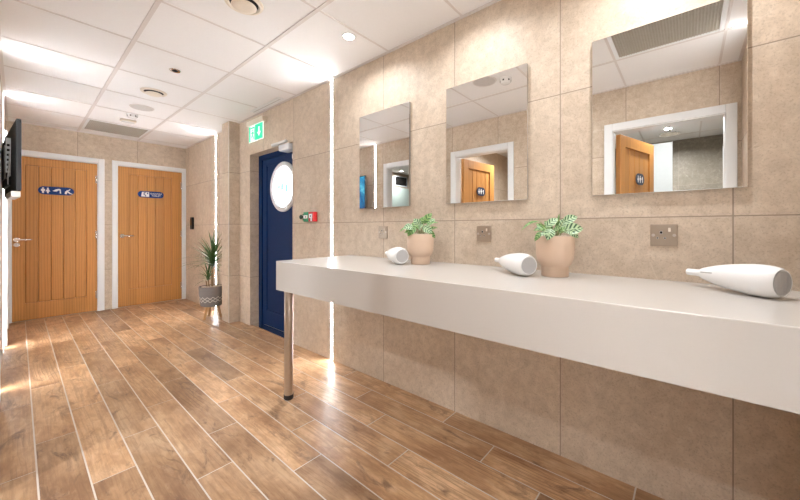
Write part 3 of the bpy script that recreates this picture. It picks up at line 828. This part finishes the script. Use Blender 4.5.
# ------------------------------------------------------------------ wall devices by the blue door
t = thing('exit_sign', 'green emergency exit sign on wall above the blue door', 'sign', (XR, 3.615, 2.163))
b = MB((XR, 3.65, 2.16)); b.box(XR - .055, XR, 3.44, 3.815, 2.225, 2.278, .008); b.build('housing', M_cream, t)
b = MB((XR, 3.65, 2.16)); b.box(XR - .034, XR - .026, 3.465, 3.795, 2.045, 2.226, .001, 1); b.build('panel', M_exitw, t)
b = MB((XR, 3.65, 2.16)); b.box(XR - .0352, XR - .0338, 3.472, 3.645, 2.054, 2.219); b.build('green_field', M_exitg, t)
b = MB((XR, 3.65, 2.16)); b.box(XR - .0352, XR - .0338, 3.755, 3.789, 2.054, 2.219); b.build('green_edge', M_exitg, t)
def wallm(y, z, x): return Matrix.Translation((x, y, z)) @ Matrix(((0, 0, -1, 0), (-1, 0, 0, 0), (0, 1, 0, 0), (0, 0, 0, 1)))  # local x -> -Y, y -> Z, z -> -X
b = MB((XR, 3.65, 2.16))
b.prism([(-.016, .05), (.016, .05), (.016, -.005), (.042, -.005), (0, -.055), (-.042, -.005), (-.016, -.005)], 0, .0008, wallm(3.552, 2.137, XR - .0354))
b.build('down_arrow', M_exitw, t)
b = MB((XR, 3.65, 2.16)); WM = wallm(3.70, 2.135, XR - .0343)
b.prism([(-.05, .07), (.045, .07), (.045, -.072), (.03, -.072), (.03, .055), (-.05, .055)], 0, .0008, WM)
b.lathe([(0, 0), (.011, 0), (.011, .0008), (0, .0008)], WM @ Matrix.Translation((.002, .036, 0)), 16)
b.prism([(-.012, .022), (.012, .02), (.022, -.002), (.012, -.006), (.006, .006), (.004, -.02), (.02, -.04), (.016, -.062), (.006, -.06), (.006, -.042), (-.01, -.024), (-.026, -.05), (-.036, -.044), (-.018, -.012), (-.014, .005), (-.03, -.002), (-.034, .008)], 0, .0008, WM)
b.build('running_figure', M_exitg, t)

def box_unit(name, label, cat, y, z, s, body, face, parts):
    t = thing(name, label, cat, (XR, y, z))
    b = MB(); b.box(-.045, -.003, -s, s, -s * 1.13, s * 1.13, .006, 3); b.build('housing', body, t)
    b = MB(); b.box(-.006, 0, -s + .004, s - .004, -s * 1.1, s * 1.1, .001); b.build('mounting_plate', body, t)
    parts(t)
    return t
def red_parts(t):
    b = MB(); b.box(-.0475, -.045, -.024, .024, -.012, .024, .002); b.build('glass_label', M_pict, t)
    b = MB(); b.box(-.0482, -.0475, -.007, .007, -.001, .011); b.build('mark', M_black, t)
    b = MB(); b.box(-.0475, -.045, -.02, .0, -.04, -.012, .002); b.build('test_key_slot', M_pict, t)
box_unit('fire_alarm_call_point', 'red fire alarm call point on wall beside green release unit', 'alarm', 2.532, 1.203, .038, M_red, None, red_parts)
def green_parts(t):
    b = MB(); b.box(-.0475, -.045, -.03, .03, -.014, .014, .002); b.build('glass_label', M_pict, t)
    b = MB(); b.box(-.0482, -.0475, -.004, .004, -.008, .008); b.box(-.0482, -.0475, -.016, -.010, -.006, .006); b.build('mark', M_black, t)
box_unit('door_release', 'green emergency door release box between dark button and red unit', 'release box', 2.612, 1.203, .038, M_green, None, green_parts)
t = thing('exit_button', 'small dark round push button beside green release box', 'button', (XR, 2.692, 1.203))
b = MB(); b.box(-.012, 0, -.026, .026, -.03, .03, .004); b.build('mounting_plate', M_dkgreen, t)
b = MB(); b.lathe([(0, .055), (.012, .053), (.021, .045), (.022, .04), (.012, .034), (.012, .012), (0, .012)], Matrix.Rotation(-PI / 2, 4, 'Y'), 24); b.build('button', M_dkgreen, t, 40)

t = thing('card_reader', 'small black access reader on wall beside right oak door', 'reader', (XR, 5.70, 1.175))
b = MB(); b.box(-.03, -.003, -.045, .045, -.09, .09, .008, 3); b.build('housing', M_black, t)
b = MB(); b.box(-.006, 0, -.04, .04, -.085, .085, .001); b.build('mounting_plate', M_black, t)
b = MB(); b.box(-.0312, -.03, -.03, .03, -.03, .06, .002); b.build('touch_face', M_darkglass, t)
b = MB(); b.box(-.0316, -.031, -.006, .006, .068, .074); b.build('indicator', M_red, t)

# ------------------------------------------------------------------ door signs
def pill(w, h, n=14):
    r = h / 2; pts = []
    for k in range(n + 1): a = -PI / 2 + PI * k / n; pts.append((w / 2 - r + r * math.cos(a), r * math.sin(a)))
    for k in range(n + 1): a = PI / 2 + PI * k / n; pts.append((-w / 2 + r + r * math.cos(a), r * math.sin(a)))
    return pts
def person(b, M, x, s, skirt):
    b.lathe([(0, 0), (.009 * s, 0), (.009 * s, .0008), (0, .0008)], M @ Matrix.Translation((x, .026 * s, 0)), 16)
    if skirt: b.prism([(x - .008 * s, .016 * s), (x + .008 * s, .016 * s), (x + .02 * s, -.012 * s), (x + .008 * s, -.012 * s), (x + .007 * s, -.034 * s), (x - .007 * s, -.034 * s), (x - .008 * s, -.012 * s), (x - .02 * s, -.012 * s)], 0, .0008, M)
    else: b.prism([(x - .017 * s, .016 * s), (x + .017 * s, .016 * s), (x + .017 * s, -.008 * s), (x + .009 * s, -.008 * s), (x + .008 * s, -.034 * s), (x - .008 * s, -.034 * s), (x - .009 * s, -.008 * s), (x - .017 * s, -.008 * s)], 0, .0008, M)
def frame_back(x, y, z): return Matrix.Translation((x, y, z)) @ Matrix.Rotation(PI / 2, 4, 'X')   # local z -> -Y, local y -> Z
SY = YB + .014
def text_mesh(b, s, size, M):
    cu = bpy.data.curves.new('lettering_tmp', 'FONT'); cu.body = s; cu.size = size; cu.align_x = 'CENTER'; cu.align_y = 'CENTER'; cu.extrude = .0004
    ob = bpy.data.objects.new('lettering_tmp', cu); COL.objects.link(ob)
    dg = bpy.context.evaluated_depsgraph_get(); me = bpy.data.meshes.new_from_object(ob.evaluated_get(dg))
    t = bmesh.new(); t.from_mesh(me); b._merge(t, M)
    bpy.data.objects.remove(ob); bpy.data.meshes.remove(me); bpy.data.curves.remove(cu)
# sign on the left oak door
def sign_one():
    o = (.308, SY, 1.566)
    t = thing('door_sign', 'navy pill-shaped sign with three white symbols on left oak door', 'sign', o, group='navy pictogram signs on the oak doors')
    b = MB(o); b.prism(pill(.306, .098), 0, .003, frame_back(*o)); b.build('sign_plate', M_signblue, t)
    M = frame_back(o[0], o[1] - .003, o[2])
    b = MB(o); person(b, M, -.112, 1.0, False); person(b, M, -.072, 1.0, True)
    # hand under a tap
    b.prism([(-.035, -.002), (-.02, .008), (-.005, .020), (.022, .028), (.036, .022), (.04, -.03), (.028, -.03), (.026, .008), (.012, .006), (.006, -.006), (-.016, -.008)], 0, .0008, M)
    # figure lying on a changing shelf
    b.prism([(.07, -.032), (.073, -.004), (.088, .014), (.108, .024), (.114, .034), (.122, .028), (.116, .016), (.10, .006), (.125, -.02), (.14, -.026), (.138, -.034), (.112, -.028), (.094, -.01), (.088, -.034)], 0, .0008, M)
    b.build('pictograms', M_pict, t)
sign_one()
def sign_two():
    o = (1.25, SY, 1.593)
    t = thing('door_sign', 'navy pill-shaped sign with white square and two text lines on right oak door', 'sign', o, group='navy pictogram signs on the oak doors')
    b = MB(o); b.prism(pill(.304, .092), 0, .003, frame_back(*o)); b.build('sign_plate', M_signblue, t)
    M = frame_back(o[0], o[1] - .003, o[2])
    b = MB(o); b.prism([(-.105, .034), (-.022, .034), (-.022, -.034), (-.115, -.034)], 0, .0008, M); b.build('pictogram_square', M_pict, t)
    M2 = frame_back(o[0], o[1] - .0039, o[2])
    b = MB(o); b.prism([(-.085, .028), (-.058, .028), (-.058, .02), (-.076, .02), (-.076, -.006), (-.062, -.006), (-.056, -.03), (-.066, -.03), (-.07, -.012), (-.085, -.012)], 0, .0006, M2)
    b.prism([(-.046, .028), (-.034, .028), (-.034, .002), (-.046, .006)], 0, .0006, M2); b.build('pictogram', M_signblue, t)
    b = MB(o); text_mesh(b, 'SHOWER', .034, M @ Matrix.Translation((.06, .013, .0005))); text_mesh(b, 'TOILET', .034, M @ Matrix.Translation((.06, -.017, .0005)))
    b.build('lettering', M_pict, t)
sign_two()
# signs on the open leaves, reflected in the mirrors
def leaf_sign(i, side_y, xloc, z, label):
    a, c, R, w = OPEN[i]
    Lm = R @ Matrix.Translation((xloc, side_y, z))
    if side_y > .02: Lm = Lm @ Matrix.Rotation(PI, 4, 'Z')
    t = thing('door_sign', label, 'sign', group='navy pictogram signs on the open doors')
    t.matrix_world = Lm
    Mf = Matrix.Rotation(PI / 2, 4, 'X')
    b = MB(); b.prism(pill(.185, .11), 0, .003, Mf); b.build('sign_plate', M_signdark, t)
    M = Matrix.Translation((0, -.003, 0)) @ Mf
    b = MB(); person(b, M, .045, 1.0, True); person(b, M, -.002, 1.0, False)
    b.prism([(-.06, -.03), (-.058, .03), (-.042, .022), (-.03, -.002), (-.046, .0), (-.044, -.03)], 0, .0008, M)
    b.build('pictograms', M_pict, t)
leaf_sign(0, .04, .40, 1.575, 'dark pill-shaped sign on the open door reflected in mirror above rightmost socket')
leaf_sign(1, .04, .36, 1.575, 'dark pill-shaped sign on the open door reflected in the middle mirror')

# ------------------------------------------------------------------ television
TVO = (-.029, 4.152, 1.632)
t = thing('television', 'black flat television on a bracket at far left, seen edge-on', 'television', TVO, (0, 0, math.radians(4.2)))
# local: +x = screen side, y along width
b = MB(); b.box(-.012, .012, -.455, .455, -.258, .258, .003, 2); b.build('bezel', M_black, t)
b = MB(); b.box(.012, .0132, -.442, .442, -.245, .248); s = b.build('screen', M_screen, t); s['label'] = 'teal and blue picture'
b = MB(); b.box(-.036, -.012, -.10, .30, -.2, .18, .008); b.build('rear_housing', M_black, t)
b = MB(); b.box(-.040, -.014, -.108, -.101, -.10, .17, .001); p = b.build('connector_panel', M_pict, t); p['label'] = 'pale panel of sockets'
for k in range(6):
    b = MB(); b.box(-.034, -.020, -.1105, -.108, -.085 + k * .038, -.068 + k * .038, .001); b.build('port', M_black, p)
b = MB(); b.box(-.043, -.036, -.04, .22, -.14, .12, .002); b.build('wall_mount', M_steel, t)
b = MB(); b.box(-.035, .010, -.43, -.06, -.305, -.262, .004); p = b.build('media_box', plain('silver_box', (.52, .50, .48), .35, metal=.5), t); p['label'] = 'silver box under the screen'
b = MB()
for k, (zz, dy, dz) in enumerate(((-.02, -.06, -.10), (.02, -.08, -.16), (.05, -.05, -.20), (-.05, -.07, -.14))):
    pts = []
    for j in range(15):
        u = j / 14
        pts.append((-.028 + .006 * math.sin(3 * u + k), -.112 + dy * math.sin(PI * u) - .02 * u, zz + (dz) * u - .05 * math.sin(PI * u)))
    b.tube(pts, .003, 8)
b.build('cables', plain('cable_grey', (.55, .53, .50), .5), t, 60)

# ------------------------------------------------------------------ ceiling fittings
def on_ceiling(name, label, cat, x, y, group=None): return thing(name, label, cat, (x, y, ZC + .004), group=group)
def vent(x, y, label):
    t = on_ceiling('extract_vent', label, 'vent', x, y, 'round extract vents in the ceiling')
    b = MB(); b.lathe([(.072, 0), (.074, -.008), (.082, -.012), (.096, -.007), (.099, 0)], None, 56); b.build('rim', M_cream, t, 40)
    b = MB(); b.lathe([(0, -.001), (.0735, -.001), (.0735, -.003), (0, -.003)], None, 40); b.build('throat', M_black, t)
    b = MB(); b.lathe([(0, -.003), (.02, -.003), (.02, -.012), (.056, -.014), (.064, -.019), (.056, -.026), (.03, -.030), (0, -.031)], None, 56); d = b.build('valve_disc', M_cream, t, 40)
    return t
vent(.80, 1.885, 'round cream extract vent at top of view, nearest in the ceiling')
vent(.795, 3.75, 'round cream extract vent in ceiling beyond the small dark sensor')
def speaker(x, y, label):
    t = on_ceiling('ceiling_speaker', label, 'speaker', x, y, 'round ceiling speakers')
    b = MB(); b.lathe([(.09, 0), (.09, -.006), (.097, -.006), (.101, 0)], None, 56); b.build('rim', M_tbar, t, 40)
    b = MB(); b.lathe([(0, -.007), (.06, -.0065), (.0905, -.005), (.0905, 0), (0, 0)], None, 56); b.build('mesh_cover', plain('speaker_mesh', (.60, .57, .56), .7, noise_amt=.2, scale=400), t, 40)
speaker(.82, 4.33, 'flat grey round speaker in ceiling just beyond the second extract vent')
speaker(.80, 1.325, 'round grey ceiling speaker reflected in the middle mirror')
def smoke(x, y, label):
    t = on_ceiling('smoke_detector', label, 'smoke detector', x, y, 'white smoke detectors')
    b = MB(); b.lathe([(0, 0), (.05, 0), (.05, -.012), (.046, -.016), (0, -.016)], None, 40); b.build('base', M_gloss, t, 40)
    b = MB(); b.lathe([(0, -.016), (.043, -.016), (.043, -.03), (.036, -.042), (.02, -.046), (0, -.046)], None, 40); h = b.build('sensor_head', M_gloss, t, 40)
    for k in range(6):
        a = 2 * PI * k / 6; b = MB(); b.box(-.006, .006, -.002, .002, -.006, .006, mat=Matrix.Translation((.043 * math.cos(a), .043 * math.sin(a), -.024)) @ Matrix.Rotation(a + PI / 2, 4, 'Z'))
        b.build('slot', M_dark, t)
smoke(.80, 4.66, 'white smoke detector in ceiling beyond the flat grey speaker')
smoke(.735, 1.165, 'white smoke detector reflected in the middle mirror beside a speaker')
t = on_ceiling('emergency_light', 'small rectangular cream emergency light on ceiling nearest the back grille', 'light', .81, 4.94)
b = MB(); b.box(-.07, .07, -.035, .035, -.024, 0, .006); b.build('housing', M_cream, t)
b = MB(); b.box(-.055, .055, -.024, .024, -.03, -.024, .004); b.build('lens', M_gloss, t)
t = on_ceiling('motion_sensor', 'tiny dark round sensor in ceiling between the two extract vents', 'sensor', .794, 3.11)
b = MB(); b.lathe([(.022, 0), (.022, -.004), (.034, -.005), (.038, 0)], None, 32); b.build('bezel', M_chrome, t, 40)
b = MB(); b.lathe([(0, -.012), (.012, -.010), (.0225, -.003), (.0225, 0), (0, 0)], None, 32); b.build('lens', M_black, t, 40)
t = on_ceiling('linear_diffuser', 'slim pale slotted strip on ceiling edge above the exit sign', 'vent', 1.61, 3.28)  # flat pale bar with a grey centre line, purpose unknown
b = MB(); b.box(-.03, .03, -.30, .30, -.008, 0, .002); b.build('frame', M_white, t)
b = MB(); b.box(-.004, .004, -.28, .28, -.0085, -.0078); b.build('slot', M_grey, t)
def grille(x0, x1, y0, y1, label):
    cx_, cy_ = (x0 + x1) / 2, (y0 + y1) / 2
    t = on_ceiling('ceiling_grille', label, 'grille', cx_, cy_, 'square egg-crate ceiling grilles')
    hx, hy = (x1 - x0) / 2, (y1 - y0) / 2
    b = MB()
    for q in ((-hx, hx, -hy, -hy + .022), (-hx, hx, hy - .022, hy), (-hx, -hx + .022, -hy + .022, hy - .022), (hx - .022, hx, -hy + .022, hy - .022)): b.box(q[0], q[1], q[2], q[3], -.006, 0, .002, 1)
    b.build('frame', M_white, t)
    b = MB(); b.box(-hx + .022, hx - .022, -hy + .022, hy - .022, -.0012, 0); b.build('plenum', M_grille, t)
    b = MB(); n = 36
    for k in range(1, n):
        y = -hy + .022 + k * (2 * hy - .044) / n; b.box(-hx + .022, hx - .022, y - .0022, y + .0022, -.0055, -.0012)
    for k in range(1, n):
        x = -hx + .022 + k * (2 * hx - .044) / n; b.box(x - .0022, x + .0022, -hy + .022, hy - .022, -.005, -.0012)
    b.build('egg_crate', M_grille, t)
grille(.506, 1.079, -.172, .405, 'square grey ceiling grille reflected in mirror above rightmost socket')
grille(.506, 1.079, 5.226, 5.805, 'square grey ceiling grille in front of the back wall')

def downlight(x, y, label, power, group='recessed ceiling downlights', zz=ZC + .004, spread=150, color=(.94, .97, 1.0)):
    t = thing('downlight', label, 'light', (x, y, zz), group=group)
    b = MB(); b.lathe([(.032, 0), (.033, -.004), (.042, -.005), (.045, 0)], None, 40); b.build('bezel', M_gloss, t, 40)
    b = MB(); b.lathe([(0, -.002), (.0325, -.002), (.0325, 0), (0, 0)], None, 32); b.build('lens', M_lamp, t)
    la = bpy.data.lights.new('downlight_lamp', 'AREA'); la.shape = 'DISK'; la.size = .065; la.energy = power; la.color = color
    la.spread = math.radians(spread)
    lo = bpy.data.objects.new('downlight_lamp', la); COL.objects.link(lo); lo.parent = t; lo.location = (0, 0, -.008)
    return t
P_MAIN = 4.6
downlight(1.375, 1.69, 'small bright recessed downlight in ceiling before the first mirror', 2.4)
downlight(1.375, .89, 'recessed downlight out of view above the middle mirror', 2.0)
downlight(1.375, .09, 'recessed downlight out of view above the rightmost mirror', 3.4)
downlight(.45, .84, 'added fill downlight out of view over the walkway near the open shower room', 2.0)  # added fill lamp, hidden from camera and mirrors, brightens the near floor
downlight(-.75, .22, 'added unseen fill downlight just inside the shower room doorway', 9, 'downlights in the rooms behind', spread=160)  # added unseen lamp, lights the doorway side of the shower partition
downlight(-1.86, .19, 'small downlight in shower room reflected in mirror above rightmost socket', 20, 'downlights in the rooms behind', spread=160)
downlight(-1.0, 1.8, 'downlight in washroom behind the middle open doorway', 15, 'downlights in the rooms behind', spread=160)
downlight(-2.02, 4.80, 'small downlight in the room reflected in mirror nearest blue door', 6, 'downlights in the rooms behind', spread=160)

# ------------------------------------------------------------------ things in the rooms behind
t = thing('overhead_shower', 'round chrome ceiling shower head reflected in mirror above rightmost socket', 'shower head', (-1.60, .165, ZC + .004))
b = MB(); b.cyl((0, 0, 0), (0, 0, -.12), .010); b.lathe([(0, 0), (.03, 0), (.03, -.008), (0, -.008)], None, 24); b.build('arm', M_chrome, t, 35)
b = MB(); b.lathe([(0, -.115), (.02, -.118), (.10, -.13), (.10, -.138), (0, -.138)], None, 40); b.build('rose', M_chrome, t, 35)
t = thing('shower_partition', 'pale white panel beside the open oak door in the shower room', 'panel', (-1.47, .24, 0))
b = MB(); b.box(-.015, .015, -.10, .13, .0, 2.09, .003); b.build('panel_board', M_ptray, t)
b = MB(); b.box(-.018, .018, -.105, -.0995, 0, 2.095, .001); b.build('edge_trim', M_white, t)
t = thing('shower_screen', 'narrow upright glass screen with white post in shower room', 'screen', (-1.5, -.30, 0))
b = MB(); b.box(-.01, .01, -.012, .012, 0, 1.98, .003); b.build('post', M_gloss, t)
b = MB(); b.box(-.004, .004, -.06, -.012, 0.01, 1.97); b.build('screen_edge', M_darkglass, t)
t = thing('wall_cladding', 'pale green glossy panel under a dark high window reflected in mirror nearest blue door', 'panel', (-1.9, 5.05, 0))
b = MB(); b.box(-1.0, .75, -.024, -.003, 0, 2.02, .003); b.build('panel_board', M_glasswall, t)
t = thing('high_window', 'dark rectangular high window reflected in mirror nearest blue door', 'window', (-2.285, 5.05, 2.17))
b = MB(); b.box(-.20, .22, -.018, 0, -.115, .115, .004); b.build('frame', M_white, t)
b = MB(); b.box(-.18, .20, -.021, -.017, -.095, .095); b.build('pane', M_darkglass, t)

# ------------------------------------------------------------------ light through the glowing door window and world
wd = bpy.data.worlds.new('world'); sc.world = wd; wd.use_nodes = True
wd.node_tree.nodes['Background'].inputs[0].default_value = (.8, .85, .9, 1); wd.node_tree.nodes['Background'].inputs[1].default_value = .3

# ------------------------------------------------------------------ camera and colour
cam = bpy.data.cameras.new('camera'); co = bpy.data.objects.new('camera', cam); COL.objects.link(co)
cam.sensor_width = 36; cam.lens = 36 * F_PX / 800; cam.sensor_fit = 'HORIZONTAL'
cam.shift_x = -(CX - 400) / 800; cam.shift_y = -(250 - CY) / 800
cam.clip_start = .01
co.location = (0, 0, CAMZ); co.rotation_euler = (PI / 2, 0, -YAW)
sc.camera = co
vs = sc.view_settings
vs.view_transform = 'Standard'; vs.look = 'None'; vs.gamma = 1; vs.use_curve_mapping = False; vs.exposure = 1.06
